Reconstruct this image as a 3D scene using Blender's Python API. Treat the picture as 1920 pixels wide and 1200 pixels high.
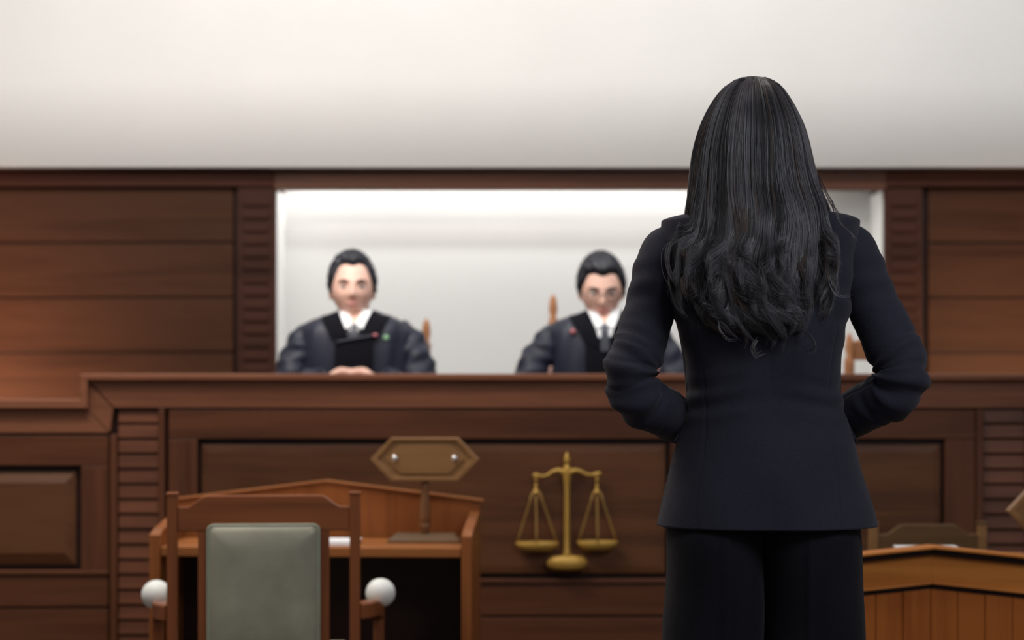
import bpy, math, random
import numpy as np
from mathutils import Vector, Matrix
random.seed(7); rng = np.random.default_rng(11)
for o in list(bpy.data.objects): bpy.data.objects.remove(o)
S = bpy.context.scene
COL = S.collection
PI = math.pi
H = 1.29; F = 3733.33; HY = 680.0          # eye height, focal length in pixels, horizon row

# ---------------------------------------------------------------- camera
cd = bpy.data.cameras.new('camera'); cam = bpy.data.objects.new('camera', cd); COL.objects.link(cam)
cam.location = (0, 0, H); cam.rotation_euler = (PI/2, 0, 0)
cd.sensor_width = 36; cd.sensor_fit = 'HORIZONTAL'; cd.lens = 70; cd.shift_y = 80/1920
cd.clip_start = 0.05; cd.clip_end = 100
cd.dof.use_dof = True; cd.dof.focus_distance = 3.76; cd.dof.aperture_fstop = 3.1
S.camera = cam
S.view_settings.view_transform = 'Standard'; S.view_settings.look = 'None'
S.view_settings.gamma = 1; S.view_settings.use_curve_mapping = False
S.view_settings.exposure = 0.0
# ---------------------------------------------------------------- world, room lights and added unseen lamps
w = bpy.data.worlds.new('world'); S.world = w; w.use_nodes = True
w.node_tree.nodes['Background'].inputs[0].default_value = (0.93, 0.96, 1.0, 1)
w.node_tree.nodes['Background'].inputs[1].default_value = 0.22
def light(name, kind, loc, energy, color=(1, 1, 1), rot=(0, 0, 0), size=1, size_y=None, **kw):
    d = bpy.data.lights.new(name, kind); o = bpy.data.objects.new(name, d); COL.objects.link(o)
    o.location = loc; o.rotation_euler = rot; d.energy = energy; d.color = color
    if kind == 'AREA':
        d.size = size
        if size_y: d.shape = 'RECTANGLE'; d.size_y = size_y
    else: d.shadow_soft_size = size
    for k, v in kw.items(): setattr(d, k, v)
    return o
R = math.radians
light('wall_washer', 'AREA', (0, 6.3, 3.62), 70, (.97, .98, .99), (R(50), 0, 0), 6.5, .3)
light('well_ceiling_light', 'AREA', (-1.3, 4.4, 3.55), 42, (1, .92, .83), (0, 0, 0), 2.0, 1.2)
light('front_ceiling_light', 'AREA', (1.9, 1.2, 3.4), 62, (.9, .94, 1), (R(26), 0, R(4)), 2.0, 1.2)
light('bench_fill_light', 'AREA', (-1.5, 5.5, 3.1), 34, (1, .91, .82), (R(24), 0, 0), 2.0, .3)  # added fill without a fixture, brightens the bench top and desk
light('recess_strip_light', 'AREA', (.02, 8.70, 2.19), 11, (1, .985, .96), (R(-6), 0, 0), 2.35, .08)
for tx in (-.58, .31):
    sp = light('judge_downlight', 'SPOT', (tx-.12, 5.5, 3.55), 150, (1, .96, .93), size=.12, spot_size=R(12), spot_blend=.8)
    sp.rotation_euler = (Vector((tx, 7.05, 1.52))-sp.location).to_track_quat('-Z', 'Y').to_euler()
light('bench_ceiling_light', 'AREA', (0, 7.7, 3.6), 8, (1, .96, .9), (R(10), 0, 0), 3.4, .4)
for lx, le, lc in ((-2.45, 110, (1, .56, .33)), (2.2, 55, (1, .68, .40))):
    light('wall_fill_spot', 'SPOT', (lx, 7.5, .95), le, lc, (R(96), 0, 0), size=.1, spot_size=R(104), spot_blend=1.0)  # added unseen spots behind the bench, warming the low timber wall

# ---------------------------------------------------------------- mesh helpers
def P(px, py, D): return Vector(((px-960)/F*D, D, H-(py-HY)/F*D))
class MB:
    def __init__(s): s.v = []; s.f = []; s.m = []
    def add(s, vs, fs, mi=0):
        b = len(s.v); s.v += [tuple(v) for v in vs]; s.f += [tuple(i+b for i in f) for f in fs]; s.m += [mi]*len(fs); return s
    def box(s, x0, y0, z0, x1, y1, z1, mi=0):
        vs = [(x, y, z) for z in (z0, z1) for y in (y0, y1) for x in (x0, x1)]
        return s.add(vs, [(0,2,3,1),(4,5,7,6),(0,1,5,4),(2,6,7,3),(0,4,6,2),(1,3,7,5)], mi)
    def pbox(s, px0, py0, px1, py1, D, th, mi=0):
        a = P(px0, py1, D); b = P(px1, py0, D)
        return s.box(a.x, D, a.z, b.x, D+th, b.z, mi)
    def prism(s, poly, y0, y1, mi=0):        # poly = list of (x,z), any winding
        ar = sum(poly[i][0]*poly[(i+1) % len(poly)][1]-poly[(i+1) % len(poly)][0]*poly[i][1] for i in range(len(poly)))
        if ar < 0: poly = poly[::-1]
        n = len(poly)
        vs = [(x, y0, z) for x, z in poly]+[(x, y1, z) for x, z in poly]
        fs = [tuple(range(n)), tuple(range(2*n-1, n-1, -1))]+[(i, i+n, (i+1) % n+n, (i+1) % n) for i in range(n)]
        return s.add(vs, fs, mi)
    def pprism(s, poly, D, th, mi=0):
        q = [P(a, b, D) for a, b in poly]
        return s.prism([(v.x, v.z) for v in q], D, D+th, mi)
    def grid(s, pts, closed=True, cap=True, mi=0):   # pts[rows][cols]
        r = len(pts); c = len(pts[0]); vs = [p for row in pts for p in row]; fs = []
        for i in range(r-1):
            for j in range(c if closed else c-1):
                k = (j+1) % c; fs.append((i*c+j, i*c+k, (i+1)*c+k, (i+1)*c+j))
        if cap and closed: fs += [tuple(range(c-1, -1, -1)), tuple(range((r-1)*c, r*c))]
        return s.add(vs, fs, mi)
    def lathe(s, prof, c=(0, 0, 0), n=24, sx=1, sy=1, mi=0):   # prof = [(r,z)]
        return s.grid([[(c[0]+r*sx*math.cos(2*PI*j/n), c[1]+r*sy*math.sin(2*PI*j/n), c[2]+z) for j in range(n)] for r, z in prof], mi=mi)
    def sphere(s, c, r, n=24, mi=0):
        if not hasattr(r, '__len__'): r = (r, r, r)
        m = n//2
        rows = [[(c[0]+r[0]*math.sin(t)*math.cos(2*PI*j/n), c[1]+r[1]*math.sin(t)*math.sin(2*PI*j/n), c[2]-r[2]*math.cos(t)) for j in range(n)]
                for t in [max(.02, min(PI-.02, PI*i/m)) for i in range(m+1)]]
        return s.grid(rows, mi=mi)
    def tube(s, pts, rad, n=12, res=0, flat=1.0, up=(0, 0, 1), disp=None, mi=0):
        pts = np.array([tuple(p) for p in pts], float); rad = np.array(rad, float) if hasattr(rad, '__len__') else np.full(len(pts), rad)
        if res: pts, rad = resample(pts, rad, res)
        T = np.gradient(pts, axis=0); T /= np.linalg.norm(T, axis=1)[:, None]+1e-12
        u = np.cross(T[0], up)
        if np.linalg.norm(u) < 1e-3: u = np.cross(T[0], (0, 1, 0))
        u /= np.linalg.norm(u); rows = []; L = 0
        tot = np.linalg.norm(np.diff(pts, axis=0), axis=1).sum()
        for i in range(len(pts)):
            u = u-T[i]*u.dot(T[i]); u /= np.linalg.norm(u); v = np.cross(T[i], u)
            if i: L += np.linalg.norm(pts[i]-pts[i-1])
            row = []
            for j in range(n):
                a = 2*PI*j/n; r = rad[i]
                if disp: r = r+disp(L/tot, a)
                row.append(tuple(pts[i]+u*math.cos(a)*r+v*math.sin(a)*r*flat))
            rows.append(row)
        return s.grid(rows, mi=mi)
    def build(s, name, mats, parent=None, bevel=0, smooth=False, seg=2):
        me = bpy.data.meshes.new(name); me.from_pydata(s.v, [], s.f); me.update()
        mats = mats if isinstance(mats, (list, tuple)) else [mats]
        for m in mats: me.materials.append(m)
        if len(mats) > 1: me.polygons.foreach_set('material_index', s.m)
        if smooth: me.polygons.foreach_set('use_smooth', [True]*len(me.polygons))
        o = bpy.data.objects.new(name, me); COL.objects.link(o)
        if parent: o.parent = parent
        if bevel:
            b = o.modifiers.new('bevel', 'BEVEL'); b.width = bevel; b.segments = seg; b.limit_method = 'ANGLE'; b.angle_limit = R(40)
        return o
def resample(pts, rad, n):
    d = np.r_[0, np.cumsum(np.linalg.norm(np.diff(pts, axis=0), axis=1))]; t = np.linspace(0, d[-1], n)
    P2 = np.zeros((n, 3)); m = np.gradient(pts, d, axis=0); mr = np.gradient(rad, d); r2 = np.zeros(n)
    for k, tt in enumerate(t):
        i = min(len(d)-2, max(0, np.searchsorted(d, tt)-1)); h = d[i+1]-d[i]; s = (tt-d[i])/h
        a, b, c, e = 2*s**3-3*s*s+1, s**3-2*s*s+s, -2*s**3+3*s*s, s**3-s*s
        P2[k] = a*pts[i]+b*h*m[i]+c*pts[i+1]+e*h*m[i+1]; r2[k] = a*rad[i]+b*h*mr[i]+c*rad[i+1]+e*h*mr[i+1]
    return P2, r2
def hermite(xs, ys, x):
    xs = np.array(xs, float); ys = np.array(ys, float); m = np.zeros(len(xs)); d = np.diff(ys)/np.diff(xs)
    m[0] = d[0]; m[-1] = d[-1]
    for i in range(1, len(xs)-1): m[i] = 0 if d[i-1]*d[i] <= 0 else 2*d[i-1]*d[i]/(d[i-1]+d[i])
    x = np.clip(x, xs[0], xs[-1]); i = np.clip(np.searchsorted(xs, x)-1, 0, len(xs)-2)
    h = xs[i+1]-xs[i]; s = (x-xs[i])/h
    return (2*s**3-3*s*s+1)*ys[i]+(s**3-2*s*s+s)*h*m[i]+(-2*s**3+3*s*s)*ys[i+1]+(s**3-s*s)*h*m[i+1]
def empty(name, loc=(0, 0, 0), rz=0):
    o = bpy.data.objects.new(name, None); COL.objects.link(o); o.location = loc; o.rotation_euler = (0, 0, rz); o.empty_display_size = .1
    return o
def tag(o, label=None, cat=None, group=None, kind=None):
    if label: o['label'] = label
    if cat: o['category'] = cat
    if group: o['group'] = group
    if kind: o['kind'] = kind
    return o
def struct(o): o['kind'] = 'structure'; return o

# ---------------------------------------------------------------- materials
def base_mat(name):
    m = bpy.data.materials.new(name); m.use_nodes = True
    return m, m.node_tree, m.node_tree.nodes['Principled BSDF']
def plain(name, col, rough=.5, metal=0, spec=.5, noise=0, scale=20, bump=0, bscale=200, sheen=0, coat=0):
    m, nt, b = base_mat(name)
    b.inputs['Base Color'].default_value = (*col, 1); b.inputs['Roughness'].default_value = rough
    b.inputs['Metallic'].default_value = metal; b.inputs['Specular IOR Level'].default_value = spec
    if sheen: b.inputs['Sheen Weight'].default_value = sheen; b.inputs['Sheen Roughness'].default_value = .4
    if coat: b.inputs['Coat Weight'].default_value = coat; b.inputs['Coat Roughness'].default_value = .2
    tc = nt.nodes.new('ShaderNodeTexCoord')
    if noise:
        n = nt.nodes.new('ShaderNodeTexNoise'); n.inputs['Scale'].default_value = scale; n.inputs['Detail'].default_value = 5
        nt.links.new(tc.outputs['Object'], n.inputs['Vector'])
        r = nt.nodes.new('ShaderNodeValToRGB'); e = r.color_ramp.elements
        e[0].position = .3; e[1].position = .7
        e[0].color = (*[c*(1-noise) for c in col], 1); e[1].color = (*[min(1, c*(1+noise)) for c in col], 1)
        nt.links.new(n.outputs['Fac'], r.inputs['Fac']); nt.links.new(r.outputs['Color'], b.inputs['Base Color'])
    if bump:
        n = nt.nodes.new('ShaderNodeTexNoise'); n.inputs['Scale'].default_value = bscale; n.inputs['Detail'].default_value = 3
        nt.links.new(tc.outputs['Object'], n.inputs['Vector'])
        bp = nt.nodes.new('ShaderNodeBump'); bp.inputs['Strength'].default_value = bump; bp.inputs['Distance'].default_value = .002
        nt.links.new(n.outputs['Fac'], bp.inputs['Height']); nt.links.new(bp.outputs['Normal'], b.inputs['Normal'])
    return m
def wood(name, dark, light_, axis='X', rough=.45, scale=1.0, spec=.28):
    m, nt, b = base_mat(name); N = nt.nodes.new; L = nt.links.new
    tc = N('ShaderNodeTexCoord'); mp = N('ShaderNodeMapping')
    st = {'X': (.55, 9, 9), 'Z': (9, 9, .55), 'Y': (9, .55, 9)}[axis]
    mp.inputs['Scale'].default_value = [a*scale for a in st]
    L(tc.outputs['Object'], mp.inputs['Vector'])
    n1 = N('ShaderNodeTexNoise'); n1.inputs['Scale'].default_value = 1.6; n1.inputs['Detail'].default_value = 6; n1.inputs['Distortion'].default_value = .6
    n2 = N('ShaderNodeTexNoise'); n2.inputs['Scale'].default_value = 9; n2.inputs['Detail'].default_value = 4
    n3 = N('ShaderNodeTexNoise'); n3.inputs['Scale'].default_value = .9; n3.inputs['Detail'].default_value = 2
    L(mp.outputs['Vector'], n1.inputs['Vector']); L(mp.outputs['Vector'], n2.inputs['Vector']); L(tc.outputs['Object'], n3.inputs['Vector'])
    a = N('ShaderNodeMath'); a.operation = 'MULTIPLY_ADD'; a.inputs[1].default_value = .35; L(n2.outputs['Fac'], a.inputs[0]); L(n1.outputs['Fac'], a.inputs[2])
    c = N('ShaderNodeMath'); c.operation = 'MULTIPLY_ADD'; c.inputs[1].default_value = .5; L(n3.outputs['Fac'], c.inputs[0]); L(a.outputs[0], c.inputs[2])
    r = N('ShaderNodeValToRGB'); e = r.color_ramp.elements
    e[0].position = .62; e[0].color = (*dark, 1); e[1].position = 1.15; e[1].color = (*light_, 1); e[1].position = 1.0
    L(c.outputs[0], r.inputs['Fac']); L(r.outputs['Color'], b.inputs['Base Color'])
    b.inputs['Roughness'].default_value = rough; b.inputs['Specular IOR Level'].default_value = spec
    bp = N('ShaderNodeBump'); bp.inputs['Strength'].default_value = .12; bp.inputs['Distance'].default_value = .002
    L(a.outputs[0], bp.inputs['Height']); L(bp.outputs['Normal'], b.inputs['Normal'])
    return m
W_benchX = wood('bench wood horizontal grain', (.046, .0145, .0062), (.115, .040, .0175))
W_benchZ = wood('bench wood vertical grain', (.046, .0145, .0062), (.115, .040, .0175), 'Z')
W_fascia_lit = wood('lit fascia wood', (.105, .036, .018), (.22, .084, .043))  # bench wood made lighter; the light along the bench top is in the colour
W_louvre = wood('louvre wood', (.058, .019, .009), (.150, .053, .026))
W_panel = wood('bench panel wood', (.055, .020, .0085), (.125, .049, .020))
W_dark = wood('dark groove and shade wood', (.014, .005, .004), (.03, .011, .008))
W_wallX = wood('wall panel wood', (.036, .0135, .0075), (.074, .030, .0155), 'X', .55, .8, .10)
W_wallZ = wood('wall column wood', (.036, .014, .010), (.066, .026, .017), 'X', .55, .8, .10)
W_head = wood('wall header wood', (.040, .014, .010), (.070, .024, .015), 'X', .55, 1, .10)
W_deskX = wood('desk wood horizontal grain', (.17, .056, .015), (.33, .118, .034), 'X', .38)
W_deskZ = wood('desk wood vertical grain', (.15, .046, .011), (.29, .095, .026), 'Z', .38)
W_frontX = wood('front desk wood horizontal grain', (.36, .105, .015), (.56, .20, .038), 'X', .45, 1, .18)
W_frontZ = wood('front desk wood vertical grain', (.25, .058, .009), (.42, .120, .022), 'Z', .45, 1, .18)
W_chairX = wood('chair wood horizontal grain', (.13, .042, .016), (.27, .085, .030), 'X', .33)
W_chairZ = wood('chair wood vertical grain', (.13, .042, .016), (.27, .085, .030), 'Z', .33)
W_olive = wood('olive brown chair wood', (.075, .042, .018), (.14, .075, .032), 'X', .4)
W_sign = wood('sign board wood', (.17, .085, .032), (.29, .15, .06), 'X', .35)
W_signZ = wood('sign post wood', (.10, .042, .018), (.22, .10, .045), 'Z', .22)
W_judge = wood('orange judge chair wood', (.30, .12, .05), (.50, .22, .10), 'Z', .4)
M_white = plain('white plaster', (.86, .835, .805), .8, spec=.2, noise=.015, scale=3, bump=.05, bscale=60)
M_alc = plain('alcove plaster', (.80, .80, .785), .75, spec=.2, noise=.02, scale=2)
M_ceil = plain('ceiling paint', (.8, .8, .78), .9, noise=.02)
M_floor = plain('brown carpet', (.07, .045, .035), .95, noise=.25, scale=60, bump=.4)
M_leather = plain('grey green leather', (.33, .325, .25), .42, noise=.16, scale=9, bump=.25, bscale=90, coat=.15)
M_pipe = plain('pale green piping', (.36, .40, .31), .35, noise=.08)
M_ball = plain('white cap', (.86, .89, .87), .5, noise=.03)
M_paper = plain('white paper', (.85, .85, .88), .7, noise=.02)
M_gold = plain('gold', (.50, .295, .058), .48, metal=.25, noise=.10, scale=12)
M_goldd = plain('gold wire', (.34, .20, .05), .5, metal=.3, noise=.08)
M_screw = plain('chrome', (.8, .8, .8), .2, metal=.9, noise=.03)
M_jacket = plain('navy wool', (.019, .0185, .033), .78, spec=.25, noise=.12, scale=160, bump=.5, bscale=900, sheen=.10)
M_trouser = plain('black wool', (.0055, .0055, .0095), .8, spec=.2, noise=.12, scale=120, bump=.4, bscale=900, sheen=.04)
M_skin = plain('skin', (.80, .50, .40), .5, noise=.06, scale=12)
M_hairb = plain('black hair', (.011, .0105, .013), .38, spec=.6, noise=.2, scale=30)
M_hairsheen = plain('charcoal hair with sheen', (.105, .100, .115), .30, spec=1.0, noise=.2, scale=30)  # base colour lightened so these strands carry the hair's sheen
M_hairr = plain('brown hair highlight', (.085, .048, .034), .38, spec=.6, noise=.2, scale=30)
M_jhair = plain('short black hair', (.010, .011, .018), .5, noise=.3, scale=90, bump=.6, bscale=150)
M_robe = plain('navy robe cloth', (.0105, .013, .030), .5, spec=.4, noise=.15, scale=14, sheen=.08)
M_velvet = plain('black velvet', (.004, .004, .007), .9, spec=.15, noise=.15)
M_shirt = plain('white shirt', (.82, .84, .86), .7, noise=.02)
M_tie = plain('dark tie', (.03, .034, .05), .5, noise=.1)
M_lip = plain('lips', (.45, .16, .15), .5, noise=.05)
M_eye = plain('dark eye', (.02, .015, .015), .25, noise=.05)
M_eyew = plain('eye white', (.75, .74, .72), .3, noise=.02)
M_frame = plain('glasses frame', (.05, .05, .055), .3, metal=.5, noise=.05)
M_green = plain('green badge', (.25, .5, .28), .5, noise=.1)
M_red = plain('red badge', (.45, .14, .16), .5, noise=.1)
M_shoe = plain('black leather', (.01, .01, .011), .3, noise=.1)

# ================================================================ SETTING
o = MB().box(-5, -1.0, -.1, 5, 9.2, 0).build('floor', M_floor); struct(o)
o = MB().box(-5, -1.0, 3.7, 5, 9.2, 3.8).build('ceiling', M_ceil); struct(o)
o = MB().box(-5.1, -1.0, 0, -5, 9.2, 3.7).build('wall_left', M_white); struct(o)
o = MB().box(5, -1.0, 0, 5.1, 9.2, 3.7).build('wall_right', M_white); struct(o)
WD = 8.5
def X(px, D=WD): return (px-960)/F*D
def Z(py, D=WD): return H-(py-HY)/F*D
# timber wall: planks with dark joints either side of the plaster recess
gro = [352, 455, 558, 661, 764, 867, 970, 1073, 1246]
for nm, a, b in (('wall_back_left', -1220, 438), ('wall_back_right', 1740, 3140)):
    mb = MB()
    for i in range(len(gro)-1): mb.box(X(a), WD, max(0, Z(gro[i+1])+.004), X(b), WD+.1, Z(gro[i])-.004)
    mb.box(X(a), WD+.012, 0, X(b), WD+.3, Z(320), 1)
    struct(mb.build(nm, [W_wallX, W_dark], bevel=.004))
k = 1
for a, b in ((446, 518), (1657, 1728)):       # reeded columns
    mb = MB(); mb.box(X(a), WD-.02, 0, X(b), WD+.3, Z(320), 0)
    y = 372
    while y < 1250:
        mb.box(X(a+11), WD-.032, max(0, Z(y+15)), X(b-11), WD-.018, Z(y)); y += 24
    struct(mb.build('trim_%d' % k, W_wallZ, bevel=.004)); k += 1
for a, b in ((436, 446), (1728, 1741)):
    struct(MB().box(X(a), WD+.03, 0, X(b), WD+.3, Z(320)).build('trim_%d' % k, W_dark)); k += 1
for a, b, D0, m in ((-1220, 515, WD-.035, W_head), (515, 1660, WD-.03, W_benchX), (1660, 3140, WD-.035, W_head)):
    struct(MB().box(X(a), D0, Z(357 if m is W_benchX else 351), X(b), WD+.05, Z(318)).build('trim_%d' % k, m, bevel=.004)); k += 1
mb = MB(); mb.box(X(515), WD+.3, 0, X(1660), WD+.4, 2.26); mb.box(X(515), WD+.02, 2.24, X(1660), WD+.3, 2.28)
mb.box(X(516), WD+.02, 0, X(518.5), WD+.3, Z(357)); mb.box(X(1656), WD+.02, 0, X(1659), WD+.3, Z(357))
struct(mb.build('wall_back', M_alc))
# white upper wall, lower edge shaped to curve back and darken
prof = [(WD-.02, Z(318)), (WD-.05, Z(318))]
for i in range(13):
    t = i/12*PI/2; u = i/12; prof.append((WD-.11-.10*(1-(1-u)**2), Z(318)+.36*u))
prof += [(WD-.21, 3.7), (WD-.02, 3.7)]
n = len(prof); vs = [(x, y, z) for x in (-5, 5) for y, z in prof]
fs = [tuple(range(n)), tuple(range(2*n-1, n-1, -1))]+[(i, (i+1) % n, (i+1) % n+n, i+n) for i in range(n)]
o = MB().add(vs, fs).build('wall_upper', M_white, smooth=True); struct(o)
es = o.modifiers.new('es', 'EDGE_SPLIT'); es.split_angle = R(40)
# raised floor behind the bench
struct(MB().box(-4.2, 6.76, 0, 4.2, WD, .40).build('floor_raised', M_floor))
struct(MB().box(-.3, 1.9, 0, 1.6, 4.5, .15).build('floor_step', M_floor, bevel=.01))

# ================================================================ JUDGES' BENCH
BD = 6.67
bench = empty('judges_bench', (0, 0, 0))
tag(bench, 'long dark brown panelled judges bench with stepped top and louvred strips', 'bench')
mb = MB(); mb.pbox(204, 708, 2400, 1404, BD+.03, .07); mb.pbox(-500, 762, 206, 1404, BD+.031, .07); mb.build('carcass', W_dark, bench)
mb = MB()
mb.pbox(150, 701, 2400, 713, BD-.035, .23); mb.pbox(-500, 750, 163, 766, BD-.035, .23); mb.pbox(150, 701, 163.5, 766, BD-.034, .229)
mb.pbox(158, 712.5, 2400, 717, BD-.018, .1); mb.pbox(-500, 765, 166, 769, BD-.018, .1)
mb.build('top_cap', W_fascia_lit, bench, bevel=.006, seg=3)
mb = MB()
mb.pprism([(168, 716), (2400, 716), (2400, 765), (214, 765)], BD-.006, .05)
mb.build('fascia', W_fascia_lit, bench, bevel=.002)
mb = MB(); mb.pprism([(165, 717), (212, 766), (206, 811), (165, 769)], BD-.006, .05); mb.build('fascia_corner', W_fascia_lit, bench, bevel=.002)
mb = MB(); mb.pprism([(-500, 769), (163.5, 769), (204.5, 812), (-500, 812)], BD-.006, .05); mb.build('fascia', W_fascia_lit, bench, bevel=.002)
# stiles
for a, b in ((206, 219), (297, 309), (1831, 1844), (1924, 1936)):
    MB().pbox(a, 767 if a > 210 else 815, b, 1404, BD-.004, .05).build('stile', W_benchZ, bench, bevel=.003)
# louvre strips
for a, b in ((221, 296), (1845, 1923)):
    mb = MB(); y = 767
    while y < 1395:
        p0 = P(a, y+1.5, BD); p1 = P(b, y+26.5, BD)
        vs = []
        for x in (p0.x, p1.x): vs += [(x, BD+.030, p0.z), (x, BD+.012, p0.z), (x, BD+.006, p1.z+.004), (x, BD+.008, p1.z), (x, BD+.030, p1.z)]
        mb.add(vs, [(0, 4, 3, 2, 1), (5, 6, 7, 8, 9), (0, 1, 6, 5), (1, 2, 7, 6), (2, 3, 8, 7), (3, 4, 9, 8), (4, 0, 5, 9)])
        y += 28.4
    mb.build('louvre_strip', W_louvre, bench, bevel=.001)
def bay(x0, x1, px0, px1, top, ptop, pbot, low, sunk=False):
    """frame of two stiles and two rails round a raised field, rail and base below"""
    MB().pbox(x0, top, x1, ptop, BD, .04).build('rail', W_benchX, bench, bevel=.003)
    MB().pbox(x0, pbot, x1, pbot+8, BD-.008, .045).build('bead', W_benchX, bench, bevel=.003)
    MB().pbox(x0, pbot+9, x1, low-2, BD, .04).build('rail', W_benchX, bench, bevel=.003)
    MB().pbox(x0, ptop+.6, px0, pbot-.6, BD, .04).build('panel_stile', W_benchZ, bench, bevel=.003)
    MB().pbox(px1, ptop+.6, x1, pbot-.6, BD, .04).build('panel_stile', W_benchZ, bench, bevel=.003)
    a, b, c, d = px0+9, ptop+11, px1-9, pbot-11
    outer = [P(a, b, BD+.028), P(c, b, BD+.028), P(c, d, BD+.028), P(a, d, BD+.028)]
    m = 22 if sunk else 14; md = .022 if sunk else .012
    mid = [P(a, b, BD+md), P(c, b, BD+md), P(c, d, BD+md), P(a, d, BD+md)]
    inn = [P(a+m, b+m, BD+(.006 if sunk else .009)), P(c-m, b+m, BD+(.006 if sunk else .009)), P(c-m, d-m, BD+(.006 if sunk else .009)), P(a+m, d-m, BD+(.006 if sunk else .009))]
    vs = outer+mid+inn
    fs = [(8, 11, 10, 9)]
    for i in range(4):
        j = (i+1) % 4; fs += [(i, i+4, j+4, j), (i+4, i+8, j+8, j+4)]
    fs.append((0, 1, 2, 3))
    MB().add(vs, fs).build('panel', W_panel, bench, bevel=.0015)
    MB().pbox(x0, low+2, x1, 1404, BD+.002, .04).build('base_board', W_benchX, bench, bevel=.003)
bay(316, 1308, 370, 1256, 768, 823, 1086, 1156)
bay(1318, 1829, 1372, 1772, 768, 823, 1086, 1156)
bay(-330, 203, -270, 152, 817, 873, 1070, 1140, True)
bay(1938, 2390, 1990, 2330, 768, 823, 1086, 1156)
# worktop behind the parapet
MB().box(X(-480, BD), BD+.1, 1.02, X(2380, BD), BD+.27, 1.055).build('worktop', W_benchX, bench, bevel=.004)
for px in (-480, 440, 900, 1440, 2370): MB().box(X(px, BD), BD+.1, .4, X(px, BD)+.03, BD+.26, 1.02).build('worktop_bracket', W_benchZ, bench)

# ================================================================ GOLD SCALES on the bench front
SD = 6.655
sc = empty('scales_of_justice', P(1063, 1068, SD)); base = Vector(sc.location)
tag(sc, 'gold scales of justice emblem mounted on the bench panel', 'emblem')
def Q(px, py, dy=0): v = P(px, py, SD)-base; return (v.x, dy, v.z)
def flatrod(mb, pts, rs, n=12, res=30, dy=-.012, flat=1): mb.tube([Q(a, b, dy) for a, b in pts], [r/560 for r in rs], n, res)
mb = MB(); pz = Q(1063, 1068)
prof = [(1, 1068), (26, 1068), (34, 1064), (39, 1056), (36, 1048), (28, 1043), (14, 1041)]
mb.lathe([(r/560, Q(0, y)[2]) for r, y in prof], (0, -.012, 0), 32, 1, .42); mb.build('base', M_gold, sc, smooth=True)
mb = MB(); prof = [(9, 1044), (7, 1036), (5.3, 1030), (4.9, 980), (4.8, 920), (5.6, 905), (7, 895), (7.4, 885), (6.8, 876), (4.5, 872), (3, 870)]
mb.lathe([(r/560, Q(0, y)[2]) for r, y in prof], (0, -.012, 0), 20); mb.build('post', M_gold, sc, smooth=True)
mb = MB(); prof = [(2.5, 872), (5.5, 866), (5.8, 862), (4, 855), (1.2, 848)]
mb.lathe([(r/560, Q(0, y)[2]) for r, y in prof], (0, -.012, 0), 20); mb.build('finial', M_gold, sc, smooth=True)
for sg, dyy, cx, cy in ((-1, 3, 1005, 891), (1, 0, 1119, 888)):
    mb = MB()
    pts = [(1063+sg*4, 886), (1063+sg*16, 882), (1063+sg*26, 884), (1063+sg*36, 889+dyy*.5), (1063+sg*48, 890+dyy), (1063+sg*58, 888+dyy), (1063+sg*64, 888+dyy)]
    flatrod(mb, pts, [6, 4.5, 3.6, 3, 2.8, 4.2, 2.6]); mb.build('beam', M_gold, sc, smooth=True)
    px = 1005 if sg < 0 else 1119; pan = 1007 if sg < 0 else 1120; ptop = 1016 if sg < 0 else 1014
    mb = MB(); flatrod(mb, [(px, 892), (px, 900), (px, 906), (px, 912), (px, 917)], [2, 3.2, 1.5, 3.4, 1.8], 10, 20)
    flatrod(mb, [(px, 914), (px, 920), (px, 924)], [2, 5, 6.5], 12, 8); mb.build('hanger', M_gold, sc, smooth=True)
    hw = 41 if sg < 0 else 39
    for a, b, dd in ((px-6, pan-hw+3, -.012), (px, px+1, -.045), (px+6, pan+hw-3, -.012)):
        MB().tube([Q(a, 922, -.012), Q(b, ptop+3, dd)], 1.7/560, 8, 6).build('chain', M_goldd, sc, smooth=True)
    mb = MB(); zt = Q(0, ptop)[2]; cx = Q(pan, 0)[0]
    rr = [(0, .25), (.6, .3), (.88, .6), (1, 1), (.97, 1.02), (.86, .72), (.5, .45), (.001, .42)]
    hh = 24/560
    mb.lathe([(max(.0005, r*hw/560), zt-hh+q*hh) for r, q in rr], (cx, -.017, 0), 36, 1, .42); mb.build('pan', M_gold, sc, smooth=True)
sc.location.y = SD+.005

# ================================================================ CLERK DESK (left)
def gable(x0, x1, ze, zp, xm=0): return [(x0, ze), (xm, zp), (x1, ze)]
d1 = empty('clerk_desk', (X(581, 5.8), 5.8, 0), R(-3.0))
tag(d1, 'reddish brown open fronted desk with peaked back panel behind the armchair', 'desk')
hw = .474; tz = .7525; dp = .33
MB().box(-hw+.033, 0.004, tz-.03, hw-.033, dp-.02, tz).build('desktop', W_deskX, d1, bevel=.004)
for s in (-1, 1):
    x0, x1 = (-hw, -hw+.032) if s < 0 else (hw-.032, hw)
    pr = [(0, 0), (0, .787), (.05, .80), (dp, .835), (dp, 0)]
    vs = [(x, y, z) for x in (x0, x1) for y, z in pr]; n = 5
    MB().add(vs, [(4, 3, 2, 1, 0), (5, 6, 7, 8, 9)]+[(i, (i+1) % 5, (i+1) % 5+5, i+5) for i in range(5)]).build('side_panel', W_deskZ, d1, bevel=.004)
MB().prism([(-hw, .45), (hw, .45), (hw, .862), (0, .921), (-hw, .862)], dp, dp+.02).build('back_panel', W_deskZ, d1, bevel=.002)
MB().prism([(-hw-.01, .862), (0, .921), (hw+.01, .862), (hw+.01, .870), (0, .929), (-hw-.01, .870)], dp-.006, dp+.03).build('back_cap', W_deskX, d1, bevel=.002)
MB().box(-hw+.033, dp-.018, .03, hw-.033, dp-.002, tz-.031).build('modesty_panel', W_dark, d1)  # dark wood stands in for the unlit space under the desk
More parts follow.
